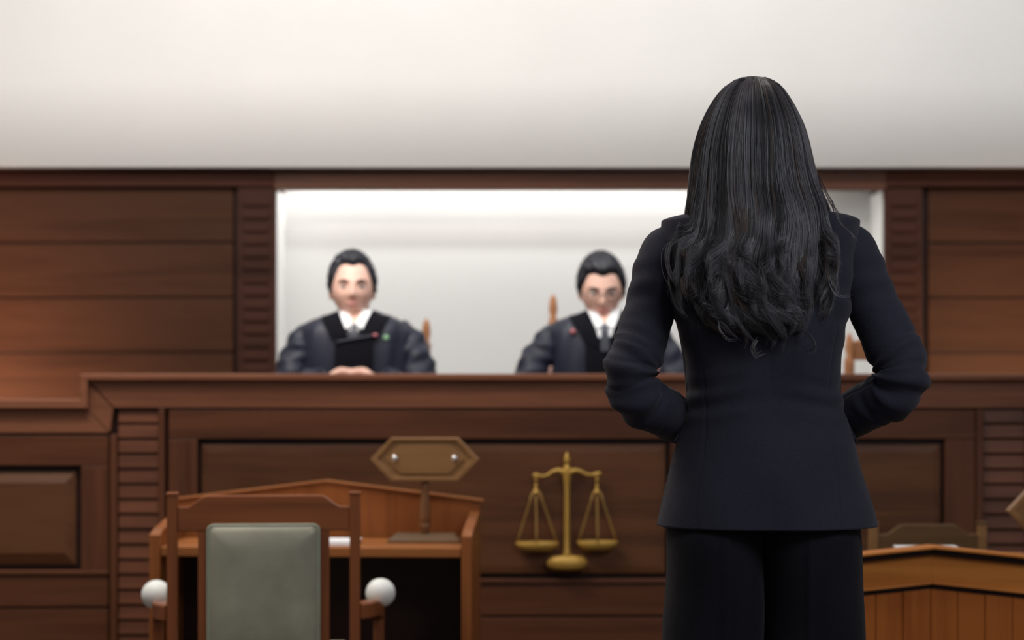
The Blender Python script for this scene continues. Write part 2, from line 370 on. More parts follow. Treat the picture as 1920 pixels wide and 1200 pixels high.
# paper
o = MB()
for i in range(5): o.box(-.05+i*.001, -.07+i*.0012, i*.0022, .05+i*.001, .07, i*.0022+.002)
o = o.build('paper_stack', M_paper); o.location = (X(640, 5.9), 5.92, tz+.0005)
tag(o, 'small stack of white paper on the left desk behind the armchair', 'paper', 'paper stacks on the desks')

def sign(loc, rz, zc, zb, label, base_w=.219):
    e = empty('desk_sign', (loc[0], loc[1], zb+.0005), rz); tag(e, label, 'sign', 'hexagonal wooden desk signs')
    h = zc-zb; a, b, c = .163, .101, .065
    hexa = [(-a, 0), (-b, c), (b, c), (a, 0), (b, -c), (-b, -c)]
    k_ = .86; inn = [(x*(1-.035/abs(a)*.6) if abs(x) > .15 else x*.93, z*k_) for x, z in hexa]
    y0, y1, y2 = -.020, -.012, .012
    vs = [(x, y0, z+h) for x, z in hexa]+[(x, y0, z+h) for x, z in inn]+[(x*.985, y1, z*.96+h) for x, z in inn]+[(x, y2, z+h) for x, z in hexa]
    fs = []
    for i in range(6):
        j = (i+1) % 6; fs += [(i, i+6, j+6, j), (i+6, i+12, j+12, j+6), (i, j, j+18, i+18)]
    fs += [tuple(range(12, 18))[::-1], tuple(range(18, 24))]
    MB().add(vs, fs).build('board', W_sign, e, bevel=.0015)
    hp = [(x*.72, z*.68+h) for x, z in hexa]
    MB().prism(hp, -.0165, -.011).build('plaque', W_sign, e, bevel=.002)
    for s in (-1, 1):
        MB().sphere((s*.0895, -.0175, h+.003), (.0105, .007, .0105), 20).build('screw', M_screw, e, smooth=True)
    z1 = h-c+.004; hh = z1-.024
    pr = [(r_*1.3, z_) for r_, z_ in [(.007, 0), (.010, .03), (.0085, .07), (.012, .11), (.013, .16), (.0095, .185), (.0125, .22), (.013, .28), (.0135, .36), (.0115, .6), (.0085, .85), (.008, 1)]]
    MB().lathe([(r, .024+q*hh) for r, q in pr], (0, 0, 0), 20).build('post', W_signZ, e, smooth=True)
    bw = base_w/2
    vs = [(-bw, -.05, 0), (bw, -.05, 0), (bw, .05, 0), (-bw, .05, 0), (-bw, -.05, .006), (bw, -.05, .006), (bw, .05, .006), (-bw, .05, .006), (-bw+.022, -.03, .025), (bw-.022, -.03, .025), (bw-.022, .03, .025), (-bw+.022, .03, .025)]
    fs = [(3, 2, 1, 0), (8, 9, 10, 11)]
    for q in (0, 4):
        for i in range(4): j = (i+1) % 4; fs.append((i+q, j+q, j+q+4, i+q+4))
    MB().add(vs, fs).build('base', W_olive, e, bevel=.0015)
    return e
sign((X(797, 5.98), 5.98), R(-2), Z(861, 5.98), tz, 'hexagonal wooden sign with two chrome screws, on the left desk')

# ================================================================ ARMCHAIR seen from behind (left)
def chair(name, loc, rz, w, ztop, label, cat='chair', arms=False, cushion=M_leather, wx=W_chairX, wz=W_chairZ, group=None, k=1.0, post=.028):
    e = empty(name, loc, rz); tag(e, label, cat, group)       # local: -y is the back of the chair
    hw = w/2; pt = post
    for s in (-1, 1):
        x = s*hw
        MB().add([(x+a*pt/2, y+b*pt/2, z) for z, y in ((0, -.05), (.42, 0), (ztop-.004, -.0)) for b in (-1, 1) for a in (-1, 1)],
                 [(0, 2, 3, 1), (8, 9, 11, 10)]+[(q+i0, q+i1, q+i1+4, q+i0+4) for q in (0, 4) for i0, i1 in ((0, 1), (1, 3), (3, 2), (2, 0))]).build('back_post', wz, e, bevel=.003)
        MB().box(x-pt/2-.002, -pt/2-.002, ztop-.0045, x+pt/2+.002, pt/2+.002, ztop+.0035).build('post_cap', wx, e, bevel=.002)
        MB().box(x-pt/2, .40, 0, x+pt/2, .40+pt, .42).build('leg', wz, e, bevel=.003)
    i = hw-pt/2; zt = ztop-.002
    top = [(-i, zt-.033), (-i+.02, zt-.033)]
    for q in range(9):
        t = q/8; top.append((-i+.022+.055*t, zt-.033+.030*(3*t*t-2*t**3)))
    rest = [(-a, b) for a, b in top[::-1]]
    MB().prism(top+rest+[(i, ztop-.10), (-i, ztop-.10)], -.010, .012).build('crest_rail', wx, e, bevel=.003)
    cw = w*.305
    for s in (-1, 1):
        x = s*(cw+.0135); MB().box(x-.013, -.009, .44, x+.013, .011, ztop-.098).build('back_stile', wz, e, bevel=.003)
    # padded back panel with piping, standing proud at the rear
    def rr(hx, z0, z1, r, y, n=6):
        out = []
        for cx, cz, a0 in ((hx-r, z1-r, 0), (-hx+r, z1-r, PI/2), (-hx+r, z0+r, PI), (hx-r, z0+r, 1.5*PI)):
            for q in range(n+1): a = a0+q/n*PI/2; out.append((cx+r*math.cos(a), y, cz+r*math.sin(a)))
        return out
    z0, z1 = .50, ztop-.082
    rows = [rr(cw-.01, z0+.01, z1-.01, .012, .030), rr(cw, z0, z1, .016, .024), rr(cw, z0, z1, .016, -.018), rr(cw-.006, z0+.006, z1-.006, .014, -.026),
            rr(cw-.022, z0+.022, z1-.022, .014, -.034), rr(cw-.07, z0+.07, z1-.07, .02, -.040)]
    MB().grid(rows[::-1]).build('back_cushion', cushion, e, smooth=True)
    loop = rr(cw-.001, z0+.001, z1-.001, .016, -.022, 8); mbp = MB(); L_ = loop+[loop[0], loop[1]]
    mbp.tube(L_, .0038, 8); mbp.build('piping', M_pipe if cushion is M_leather else cushion, e, smooth=True)
    MB().box(-i, .02, .41, i, .44, .445).build('seat_frame', wx, e, bevel=.004)
    MB().box(-i+.01, .03, .446, i-.01, .44, .49).build('seat', cushion, e, bevel=.015, seg=4)
    if arms:
        for s in (-1, 1):
            pts = [(s*(hw+.008), .0, .628), (s*(hw+.024), .012, .629), (s*(hw+.036), .05, .628), (s*(hw+.043), .12, .622), (s*(hw+.053), .20, .606), (s*(hw+.060), .265, .593)]
            mb = MB(); P2, _ = resample(np.array(pts), np.zeros(6), 24); rows = []
            for q in range(24):
                T = P2[min(q+1, 23)]-P2[max(q-1, 0)]; T[2] = 0; T /= np.linalg.norm(T); nrm = np.array([T[1], -T[0], 0])
                wd = .021; th = .021
                rows.append([tuple(P2[q]+nrm*a*wd+np.array([0, 0, b*th])) for a, b in ((-1, -1), (1, -1), (1, .75), (.8, 1), (0, .86), (-.8, 1), (-1, .75))])
            mb.grid(rows).build('armrest', wx, e, bevel=.002)
            MB().box(s*(hw+.064)-.015, .235, 0, s*(hw+.064)+.015, .265, .575).build('arm_post', wz, e, bevel=.003)
            mb = MB(); mb.sphere((s*(hw+.069), .25, .646), (.0415, .0415, .0405), 32); mb.build('ball_cap', M_ball, e, smooth=True)
    return e
chair('armchair', (X(495, 5.3), 5.3, 0), R(4.0), .483, Z(925, 5.3), 'wooden armchair with grey green padded back and white ball caps on its arms', 'chair', True)

# ================================================================ RIGHT DESK seen from the front
RD = 5.2
d2 = empty('front_desk', (X(1746, RD), RD, 0), 0)
tag(d2, 'orange brown desk with peaked planked front at lower right corner', 'desk')
hw2 = .5; zp = Z(1022, RD); sl = .105
def band(u0, u1, y0, y1, hw_, name, m, bv=.003):      # u = drop below the peak line
    for s in (-1, 1):
        MB().prism([(0, zp-u0), (s*hw_, zp-u0-sl*hw_), (s*hw_, zp-u1-sl*hw_), (0, zp-u1)], y0, y1).build(name, m, d2, bevel=bv)
band(0, .007, -.045, .03, hw2+.02, 'top_cap', W_frontX, .002)
band(.007, .024, -.02, .02, hw2+.01, 'cove_moulding', W_dark)  # dark wood puts the shade under the cap into the colour
band(.024, .096, -.006, .02, hw2, 'frieze_board', W_frontX, .001)
band(.094, .101, -.018, .02, hw2, 'bead', W_frontX, .003)
band(.101, .126, .012, .02, hw2, 'lower_moulding', W_dark)
mb = MB(); npl = 14; pw = 2*hw2/npl
for i in range(npl):
    a = -hw2+i*pw; b = a+pw-.0015
    mb.prism([(a, .06), (b, .06), (b, zp-.115-sl*abs(b)), (a, zp-.115-sl*abs(a))], 0.004+.0015*((i*7) % 3), .021)
mb.build('front_panel', W_frontZ, d2, bevel=.0015)
MB().box(-hw2, -.03, 0, hw2, .02, .06).build('plinth', W_frontX, d2, bevel=.005)
for s in (-1, 1): MB().box(s*hw2-.016*(1+s), .022, 0, s*hw2+.016*(1-s), .46, .76).build('side_panel', W_deskZ, d2, bevel=.003)
zt2 = .752
MB().box(-hw2+.033, .022, zt2-.03, hw2-.033, .46, zt2).build('desktop', W_deskX, d2, bevel=.003)
# second stack: two open bundles beside the peak
o = MB()
for i in range(10): o.box(-.085+.001*(i % 3), -.06+.001*(i % 2), i*.0028, .085+.001*(i % 2), .06, i*.0028+.0025)
o = o.build('paper_stack', M_paper); o.location = (X(1740, 5.5), 5.5, zt2+.0005)
tag(o, 'pale paper stack just showing behind the peak of the lower right desk', 'paper', 'paper stacks on the desks')
sign((X(1997, 5.47), 5.47), R(3), Z(957, 5.47), zt2, 'hexagonal wooden sign cut off by the right edge of the photo')
chair('side_chair', (X(1739, 6.2), 6.2, 0), PI, .338, Z(980, 6.2), 'olive brown wooden chair with a pale posted back behind the lower right desk', 'chair', wx=W_olive, wz=W_sign)

# ================================================================ JUDGES' CHAIRS
def judge_chair(px, D, rz, w, label, ztop, zrail, loc_z=.4):
    e = empty('high_back_chair', (X(px, D), D, loc_z), rz); tag(e, label, 'chair', 'orange brown chairs behind the bench')
    hw = w/2
    for s in (-1, 1):
        pr = [(.016, 0), (.018, .3), (.016, ztop-.12-loc_z), (.019, ztop-.10-loc_z), (.011, ztop-.085-loc_z), (.0165, ztop-.055-loc_z), (.013, ztop-.02-loc_z), (.003, ztop-loc_z)]
        MB().lathe(pr, (s*hw, 0, 0), 16).build('back_post', W_judge, e, smooth=True)
        MB().box(s*hw-.018, -.45, 0, s*hw+.018, -.414, .44).build('leg', W_judge, e, bevel=.003)
    zr = zrail-loc_z; i = hw-.012
    pts = [(-i, zr-.02), (-i*.5, zr-.004), (0, zr), (i*.5, zr-.004), (i, zr-.02), (i, zr-.085), (-i, zr-.085)]
    MB().prism(pts, -.012, .012).build('crest_rail', W_judge, e, bevel=.003)
    for q in (-.5, 0, .5): MB().box(q*w-.02, -.008, .47, q*w+.02, .008, zr-.084).build('back_slat', W_judge, e, bevel=.002) if q == 0 or True else None
    MB().box(-i, -.45, .42, i, .01, .465).build('seat', W_judge, e, bevel=.01)
    return e
judge_chair(694, 7.36, R(0), .415, 'orange brown chair behind the left judge, one post showing at his shoulder', Z(597, 7.36), Z(640, 7.36))
judge_chair(1131, 7.36, 0, .37, 'orange brown chair behind the bespectacled judge, finial showing left of his head', Z(552, 7.36), Z(590, 7.36))
judge_chair(1648, 7.36, R(38), .32, 'empty orange brown chair glimpsed under the right arm of the standing woman', Z(625, 7.36), Z(632, 7.36))

# ================================================================ PEOPLE
def sstep(a, b, x): t = np.clip((x-a)/(b-a), 0, 1); return t*t*(3-2*t)
def head_pts(n=72, m=54, a=.076, b=.095, c=.117, off=None):
    """local x right, y face direction, z up; centre of the skull at the origin"""
    rows = []
    for i in range(m+1):
        th = max(.03, min(PI-.03, PI*i/m)); row = []
        for j in range(n):
            ph = 2*PI*j/n; dx = math.sin(th)*math.sin(ph); dy = math.sin(th)*math.cos(ph); dz = -math.cos(th)
            x, y, z = a*dx, b*dy, c*dz
            lo = max(0, -dz)
            x *= 1-.34*lo**1.7
            if dy < 0: y *= 1-.50*lo**1.3
            else: y *= 1-.10*lo
            x *= 1+.05*max(0, dz)*(1-abs(dz))
            if dy > .1:
                g = lambda cx, cz, sx, sz: math.exp(-((x-cx)/sx)**2-((z-cz)/sz)**2)
                y += .020*g(0, -.026, .011, .011)+.012*g(0, -.008, .008, .020)+.004*g(.013, -.030, .007, .007)+.004*g(-.013, -.030, .007, .007)
                y -= .009*(g(.031, .004, .017, .011)+g(-.031, .004, .017, .011))
                y += .004*(g(.03, .024, .025, .008)+g(-.03, .024, .025, .008))+.004*g(0, -.060, .022, .010)+.007*g(0, -.103, .022, .016)
                y -= .003*g(0, -.080, .02, .006)
                y += .003*(g(.045, -.03, .018, .018)+g(-.045, -.03, .018, .018))
            if off is not None:
                o_ = off(dx, dy, dz); l = math.sqrt(dx*dx+dy*dy+dz*dz); x += dx*o_; y += dy*o_; z += dz*o_
            row.append((x, y, z))
        rows.append(row)
    return rows
def xf(rows, M): return [[tuple(M @ Vector(p)) for p in r] for r in rows]
def hand(mb, wr, d, nrm, thumb_side, L=.17, curl=.5, r=.0085):
    """wr wrist, d finger direction, nrm palm normal (fingers curl to it), thumb_side +-1"""
    wr = Vector(wr); d = Vector(d).normalized(); nrm = Vector(nrm); nrm = (nrm-d*nrm.dot(d)).normalized(); sd = d.cross(nrm)*thumb_side
    pl = L*.52
    rows = []
    for t, hw_, ht in ((0, .024, .017), (.3, .032, .0155), (.7, .039, .014), (1, .037, .011)):
        c = wr+d*pl*t; rows.append([tuple(c+sd*hw_*math.cos(q*PI/8)+nrm*ht*math.sin(q*PI/8)) for q in range(16)])
    mb.grid(rows)
    for k_, (o_, ln) in enumerate(((.028, .90), (.0095, 1.0), (-.0095, .94), (-.027, .74))):
        p = wr+d*pl*.86+sd*o_; dd = d.copy(); pts = [p]; rs = [r*1.05]; seg = L*.48*ln/3
        p = p+dd*L*.08; pts.append(p); rs.append(r)
        for q in range(3):
            ang = curl*(1+.12*k_)*(.9 if q == 0 else 1); dd = Matrix.Rotation(ang, 3, d.cross(nrm)) @ dd
            if dd.dot(nrm) < 0 and q == 0: dd = Matrix.Rotation(-2*ang, 3, d.cross(nrm)) @ dd
            sgn = 1
            p = p+dd*seg*(1.15-.15*q); pts.append(p); rs.append(r*(.97-.1*q))
        mb.tube(pts, rs, 10, 16)
    p = wr+d*pl*.18+sd*.022; t1 = (sd*.75+d*.75+nrm*.25).normalized(); t2 = (sd*.25+d+nrm*.35).normalized()
    mb.tube([p, p+t1*.032, p+t1*.034+t2*.026, p+t1*.034+t2*.05], [.013, .011, .0095, .0075], 10, 14)
def remesh(o, vox, it=4):
    m = o.modifiers.new('remesh', 'REMESH'); m.mode = 'VOXEL'; m.voxel_size = vox; m.use_smooth_shade = True
    s = o.modifiers.new('smooth', 'SMOOTH'); s.factor = .5; s.iterations = it
def short_hair(part_left=True, hl=.52):
    def off(dx, dy, dz):
        az = abs(math.degrees(math.atan2(dx, dy)))
        line = float(np.interp(az, [0, 25, 48, 62, 80, 95, 115, 180], [hl, hl+.06, hl+.02, .22, -.18, .00, -.35, -.62]))
        k_ = float(sstep(line-.05, line+.10, dz))
        n_ = .0030*math.sin(dx*33+dy*17+dz*9)+.0024*math.sin(dx*23-dz*31+dy*50)
        return -.004+k_*(.014+.010*max(0, dz)*(1+.5*dx)+.007*max(0, dz)*max(0, dy)+n_)
    return head_pts(off=off)
def ring_loft(tab, ys, n, p=2.4, cy=0, disp=None, cx=None):
    """tab rows: (z, x_left, x_right, half_depth) sorted by z descending"""
    t = np.array(tab, float); t = t[np.argsort(t[:, 0])]
    rows = []
    for z in ys:
        l, r_, b = (float(hermite(t[:, 0], t[:, k_], z)) for k_ in (1, 2, 3)); c = (l+r_)/2; a = (r_-l)/2; row = []
        for j in range(n):
            q = 2*PI*j/n; ca, sa = math.cos(q), math.sin(q)
            x = abs(ca)**(2/p)*math.copysign(1, ca); y = abs(sa)**(2/p)*math.copysign(1, sa)
            dd = disp(x, y, z, c+a*x) if disp else 0
            row.append((c+a*x+dd*ca, cy+b*y+dd*sa, z))
        rows.append(row)
    return rows

def judge(px, py_head, D, label, wide=1.0, pitch=0, yaw=0, glasses=False, hands_z=1.255, vdeep=.0, badge=None, hair_px=0, hl=.52, bpx=None):
    bx = X(bpx or px, D); e = empty('person', (bx, D, .4)); tag(e, label, 'person', 'robed judges behind the bench')
    hx = X(px, D)-bx; z0 = -.4       # children keep world heights through this shift
    def V(x, y, z): return (x, y, z+z0)
    hz = Z(py_head, D)
    Mh = Matrix.Translation((hx, -.03, hz+z0)) @ Matrix.Rotation(PI+yaw, 4, 'Z') @ Matrix.Rotation(-pitch, 4, 'X')
    body = MB(); body.grid(xf(head_pts(), Mh))
    for s in (-1, 1):
        c = Mh @ Vector((s*.0755, -.008, -.012)); body.sphere(c, (.010, .016, .030), 16)
    body.tube([V(hx, .0, hz-.05), V(hx*.5, .015, 1.46), V(0, .02, 1.40)], [.053, .055, .07], 20, 12)
    body.grid(ring_loft([(1.45+z0, -.06, .06, .05), (1.43+z0, -.14, .14, .07), (1.38+z0, -.17, .17, .09), (1.2+z0, -.16, .16, .10), (1.0+z0, -.145, .145, .095), (.86+z0, -.17, .17, .11)], np.linspace(.86+z0, 1.45+z0, 20), 28))
    arms = []
    for s in (-1, 1):
        sh, el, wr = (s*.150, .0, 1.385), (s*.245*wide, -.09, 1.14), (s*.055, -.225, hands_z-.03)
        arms.append((s, sh, el, wr))
        body.tube([V(*sh), V(s*.205, -.035, 1.27), V(*el), V(s*.16, -.17, (1.14+wr[2])/2), V(*wr)], [.036, .037, .034, .030, .024], 14, 30)
        d = Vector((-s*.9, -.25, .28)); hand(body, V(*wr), d, (-s*.15, .1, -1), s*1, .165, .42)
        body.tube([V(s*.09, .06, .92), V(s*.11, -.10, .92), V(s*.11, -.215, .92)], [.085, .075, .058], 14, 14)
        body.tube([V(s*.11, -.215, .92), V(s*.11, -.20, .70), V(s*.11, -.17, .50)], [.056, .052, .036], 14, 14)
        body.tube([V(s*.11, -.15, .45), V(s*.115, -.21, .44), V(s*.12, -.28, .43)], [.036, .034, .024], 12, 8)
    b = body.build('body', M_skin, e, smooth=True); remesh(b, .0045, 3)
    # face pieces
    for s in (-1, 1):
        MB().sphere(Mh @ Vector((s*.031, .0765, .003)), (.0125, .0095, .0055), 20).build('eye', M_eyew, e, smooth=True)
        MB().sphere(Mh @ Vector((s*.031, .0845, .002)), (.0060, .003, .0048), 14).build('iris', M_eye, e, smooth=True)
        MB().tube([Mh @ Vector((s*q, yy, zz)) for q, yy, zz in ((.014, .094, .020), (.030, .093, .026), (.049, .081, .020))], [.0024, .0034, .002], 8, 10).build('eyebrow', M_jhair, e, smooth=True)
    MB().tube([Mh @ Vector((q, yy, zz)) for q, yy, zz in ((-.023, .081, -.061), (-.010, .0895, -.060), (0, .0905, -.061), (.010, .0895, -.060), (.023, .081, -.061))], [.001, .0045, .0052, .0045, .001], 8, 16).build('lips', M_lip, e, smooth=True)
    MB().grid(xf(short_hair(hl=hl), Mh)).build('hair', M_jhair, e, smooth=True)
    if glasses:
        mb = MB()
        for s in (-1, 1):
            mb.tube([Mh @ Vector((s*.032+.022*math.cos(q*PI/8), .103-.1*abs(math.cos(q*PI/8)*.022)*.3, .002+.015*math.sin(q*PI/8))) for q in range(18)], .0014, 6)
            mb.tube([Mh @ Vector(v) for v in ((s*.054, .102, .006), (s*.074, .08, .006), (s*.081, .0, .002))], .0014, 6, 10)
        mb.tube([Mh @ Vector(v) for v in ((-.010, .103, .004), (0, .106, .006), (.010, .103, .004))], .0014, 6)
        mb.build('glasses', M_frame, e, smooth=True)
    # robe
    tb = [(1.478+z0, -.062, .062, .060), (1.466+z0, -.09, .09, .070), (1.454+z0, -.126, .126, .082), (1.440+z0, -.162, .162, .094), (1.425+z0, -.188, .188, .104), (1.39+z0, -.207, .207, .118),
          (1.30+z0, -.208, .208, .130), (1.15+z0, -.205, .205, .135), (.98+z0, -.215, .215, .145), (.86+z0, -.235, .235, .155)]
    rd = lambda x, y, z, wx: .0035*math.sin(wx*48+z*9)+.003*math.sin(wx*95-z*17)
    zs = np.r_[np.linspace(.86+z0, 1.40+z0, 26), np.linspace(1.405+z0, 1.478+z0, 16)]
    robe = MB().grid(ring_loft(tb, zs, 96, 2.3, 0, rd)).build('robe', M_robe, e, smooth=True)
    def sy(x, z, o_=.004):
        t = np.array(tb)[::-1]; a = float(hermite(t[:, 0], t[:, 2], z+z0)); b_ = float(hermite(t[:, 0], t[:, 3], z+z0))
        return -b_*(max(0, 1-min(1, abs(x)/a)**2.3))**(1/2.3)-o_
    def patch(name, m, q, o_=.006, nu=8, nv=14):   # q: four (x,z) corners: top-left, top-right, bottom-right, bottom-left
        fr = []; bk = []
        for v in range(nv+1):
            r1 = []; r2 = []
            for u in range(nu+1):
                s_, t_ = u/nu, v/nv
                x = (1-t_)*((1-s_)*q[0][0]+s_*q[1][0])+t_*((1-s_)*q[3][0]+s_*q[2][0]); z = (1-t_)*((1-s_)*q[0][1]+s_*q[1][1])+t_*((1-s_)*q[3][1]+s_*q[2][1])
                y = sy(x, z, o_); r1.append((x, y, z+z0)); r2.append((x, y+.008, z+z0))
            fr.append(r1); bk.append(r2)
        c = nu+1; n_ = len(fr)*c; vs = [p for r_ in fr for p in r_]+[p for r_ in bk for p in r_]; fs = []
        for v in range(nv):
            for u in range(nu):
                i = v*c+u; fs += [(i, i+c, i+c+1, i+1), (i+n_, i+n_+1, i+n_+c+1, i+n_+c)]
        bd = [u for u in range(c)]+[v*c+nu for v in range(1, nv+1)]+[nv*c+u for u in range(nu-1, -1, -1)]+[v*c for v in range(nv-1, 0, -1)]
        for k_ in range(len(bd)): i, j = bd[k_], bd[(k_+1) % len(bd)]; fs.append((i, j, j+n_, i+n_))
        return MB().add(vs, fs).build(name, m, robe, smooth=False)
    zv = 1.395-vdeep
    patch('shirt_front', M_shirt, [(-.052, 1.478), (.052, 1.478), (.012, zv), (-.012, zv)], .007)
    patch('skin_neckline', M_skin, [(-.030, 1.479), (.030, 1.479), (.005, 1.430), (-.005, 1.430)], .010)
    for s in (-1, 1):
        q = [(s*.060, 1.476), (s*.028, 1.480), (s*.004, 1.425), (s*.030, 1.408)]
        patch('collar', M_shirt, q if s < 0 else [q[1], q[0], q[3], q[2]], .015, 4, 6)
        q = [(s*.125, 1.456), (s*.055, 1.476), (s*(.014+.01*(vdeep == 0)), zv-.01), (s*.078, 1.37)]
        patch('velvet_band', M_velvet, q if s < 0 else [q[1], q[0], q[3], q[2]], .012)
    patch('tie', M_tie, [(-.011, 1.430), (.011, 1.430), (.016, 1.33), (-.016, 1.33)], .013, 3, 8)
    patch('front_panel', M_velvet, [(-.067, 1.375), (.067, 1.375+.01), (.067, 1.02), (-.067, 1.02)], .017 if vdeep == 0 else .009)
    if badge:
        mb = MB(); mb.sphere((badge[0], sy(badge[0], badge[1], .010), badge[1]+z0), (.010, .005, .010), 16); mb.build('badge', M_green if badge[2] else M_red, robe, smooth=True)
        if badge[2]:
            mb = MB(); mb.tube([(q, sy(q, w_, .024), w_+z0) for q, w_ in ((-.065, 1.362), (0, 1.374), (.068, 1.385))], .0035, 8, 10); mb.build('cord', M_tie, robe, smooth=True)
            MB().sphere((.074, sy(.074, 1.386, .018), 1.386+z0), (.011, .006, .006), 14).build('cord_end', M_red, robe, smooth=True)
    for s, sh, el, wr in arms:
        fold = lambda t, a: .004*math.sin(t*34+a*2)+.003*math.sin(t*61-a*3)
        MB().tube([V(s*.145, .01, 1.425), V(s*.178, -.005, 1.375), V(s*.222*wide, -.045, 1.26), V(s*(.235*wide), -.09, 1.145), V(s*.170, -.165, (1.145+wr[2])/2), V(s*.105, -.205, wr[2]-.012)],
                  [.030, .054, .062, .072, .066, .052], 40, 60, disp=fold).build('sleeve', M_robe, robe, smooth=True)
    mb = MB()
    mb.grid(ring_loft([(.98+z0, -.20, .20, .10), (.86+z0, -.23, .23, .12), (.62+z0, -.22, .22, .12)], np.linspace(.62+z0, .98+z0, 8), 40, 3, -.16)); mb.build('robe_skirt', M_robe, robe, smooth=True)
    return e
judge(662, 541, 7.1, 'seated judge in navy robe without glasses, hands clasped, facing forward', yaw=R(5), badge=(.112, 1.378, True), hands_z=1.268, hl=.66, bpx=669)
judge(1127, 543, 7.1, 'seated judge in navy robe with glasses and dark tie, looking down', wide=1.13, pitch=R(15), glasses=True, hands_z=1.13, vdeep=.05, badge=(-.112, 1.400, False), hl=.56, bpx=1131)

# ---------------------------------------------------------------- standing woman
WDp = 3.7333
WX = (1426-960)/1000; 
wom = empty('person', (WX, WDp, .15)); tag(wom, 'standing woman seen from behind with long wavy black hair and navy trouser suit', 'person')
def wp(px, py, dy=0): return ((px-960)/1000-WX, dy, 1.97-py/1000-.15)
def wz(py): return 1.97-py/1000-.15
def wx(px): return (px-960)/1000-WX
JT = [(386, 1372, 1478, .060), (394, 1335, 1525, .074), (401, 1292, 1572, .086), (407, 1260, 1598, .094), (415, 1241, 1611, .099), (432, 1240, 1610, .104), (470, 1241, 1606, .112),
      (540, 1253, 1597, .120), (585, 1263, 1589, .122), (640, 1276, 1580, .118), (700, 1284, 1577, .111), (742, 1287, 1577, .109), (790, 1279, 1585, .115), (830, 1269, 1598, .123),
      (880, 1256, 1613, .131), (930, 1244, 1627, .137), (984, 1232, 1641, .142)]
jt = [(wz(y), wx(l), wx(r_), b) for y, l, r_, b in JT]
def jdisp(x, y, z, xx):
    d = 0
    if y < 0:
        d -= .0022*math.exp(-((xx-wx(1430))/.0016)**2)
        sx1 = wx(1296)+.02*math.exp(-((z-wz(760))/.12)**2); sx2 = wx(1560)-.02*math.exp(-((z-wz(760))/.12)**2)
        if z < wz(600): d -= .0016*(math.exp(-((xx-sx1)/.0018)**2)+math.exp(-((xx-sx2)/.0018)**2))
        d += .0018*math.sin(xx*38+z*21)+.0020*math.sin(xx*17-z*33+1)
        d += .0035*math.exp(-((z-wz(745))/.035)**2)*math.sin(z*150+abs(xx)*30)*abs(xx)/.15
        d += .0030*math.exp(-((z-wz(580))/.07)**2)*math.sin(z*95+abs(xx)*60)*sstep(.08, .15, abs(xx))
    return float(d)
# body under the clothes
body = MB()
hc = wp(1414, 272, .035)
Mw = Matrix.Translation(hc) @ Matrix.Rotation(R(4), 4, 'Z')
body.grid(xf(head_pts(a=.072, b=.092, c=.115), Mw))
for s in (-1, 1): body.sphere(Mw @ Vector((s*.072, -.005, -.012)), (.009, .015, .028), 14)
body.tube([wp(1415, 320, .015), wp(1420, 375, .0), wp(1424, 420, .0)], [.048, .049, .07], 20, 10)
body.grid(ring_loft([(z, c_l*.84 if z < wz(420) else c_l*.72, c_r*.84 if z < wz(420) else c_r*.72, b*.80) for z, c_l, c_r, b in jt], np.linspace(wz(980), wz(395), 30), 32))
LA = [(1266, 438, .0, .026), (1252, 458, .0, .040), (1238, 505, -.004, .0485), (1217, 580, -.015, .0475), (1199, 645, -.035, .0490), (1178, 702, -.055, .0495), (1192, 742, -.052, .0480), (1235, 768, -.015, .0465),
      (1272, 788, .05, .044), (1305, 798, .115, .040), (1345, 802, .165, .034)]
RA = [(1584, 432, .0, .026), (1594, 452, .0, .039), (1607, 498, -.004, .0475), (1638, 580, -.015, .0490), (1661, 640, -.035, .0510), (1681, 692, -.055, .0500), (1672, 728, -.052, .0480), (1636, 756, -.015, .0460),
      (1592, 784, .05, .043), (1556, 796, .115, .039), (1512, 802, .165, .034)]
for A, s in ((LA, -1), (RA, 1)):
    body.tube([wp(a, b, c) for a, b, c, r_ in A]+[wp(A[-1][0]-s*20, 802, .172)], [r_*.70 for a, b, c, r_ in A]+[.022], 16, 50)
    hand(body, wp(A[-1][0]-s*20, 802, .172), (-s, .12, -.05), (-s*.1, -1, 0), -s, .16, .3, .0078)
for s in (-1, 1):
    body.tube([wp(1426+s*85, 960, .0), wp(1426+s*92, 1100, .0), wp(1426+s*88, 1360, -.005), wp(1426+s*85, 1500, .01), wp(1426+s*80, 1740, .0)], [.085, .075, .052, .048, .034], 20, 30)
    body.tube([wp(1426+s*80, 1745, -.02), wp(1426+s*82, 1775, .06), wp(1426+s*84, 1795, .13)], [.033, .032, .02], 14, 10)
b = body.build('body', M_skin, wom, smooth=True); remesh(b, .005, 3)
for s in (-1, 1):
    MB().sphere(Mw @ Vector((s*.030, .075, .004)), .0125, 16).build('eye', M_eyew, wom, smooth=True)
MB().tube([Mw @ Vector(v) for v in ((-.022, .077, -.060), (0, .0865, -.060), (.022, .077, -.060))], [.001, .005, .001], 8, 12).build('lips', M_lip, wom, smooth=True)
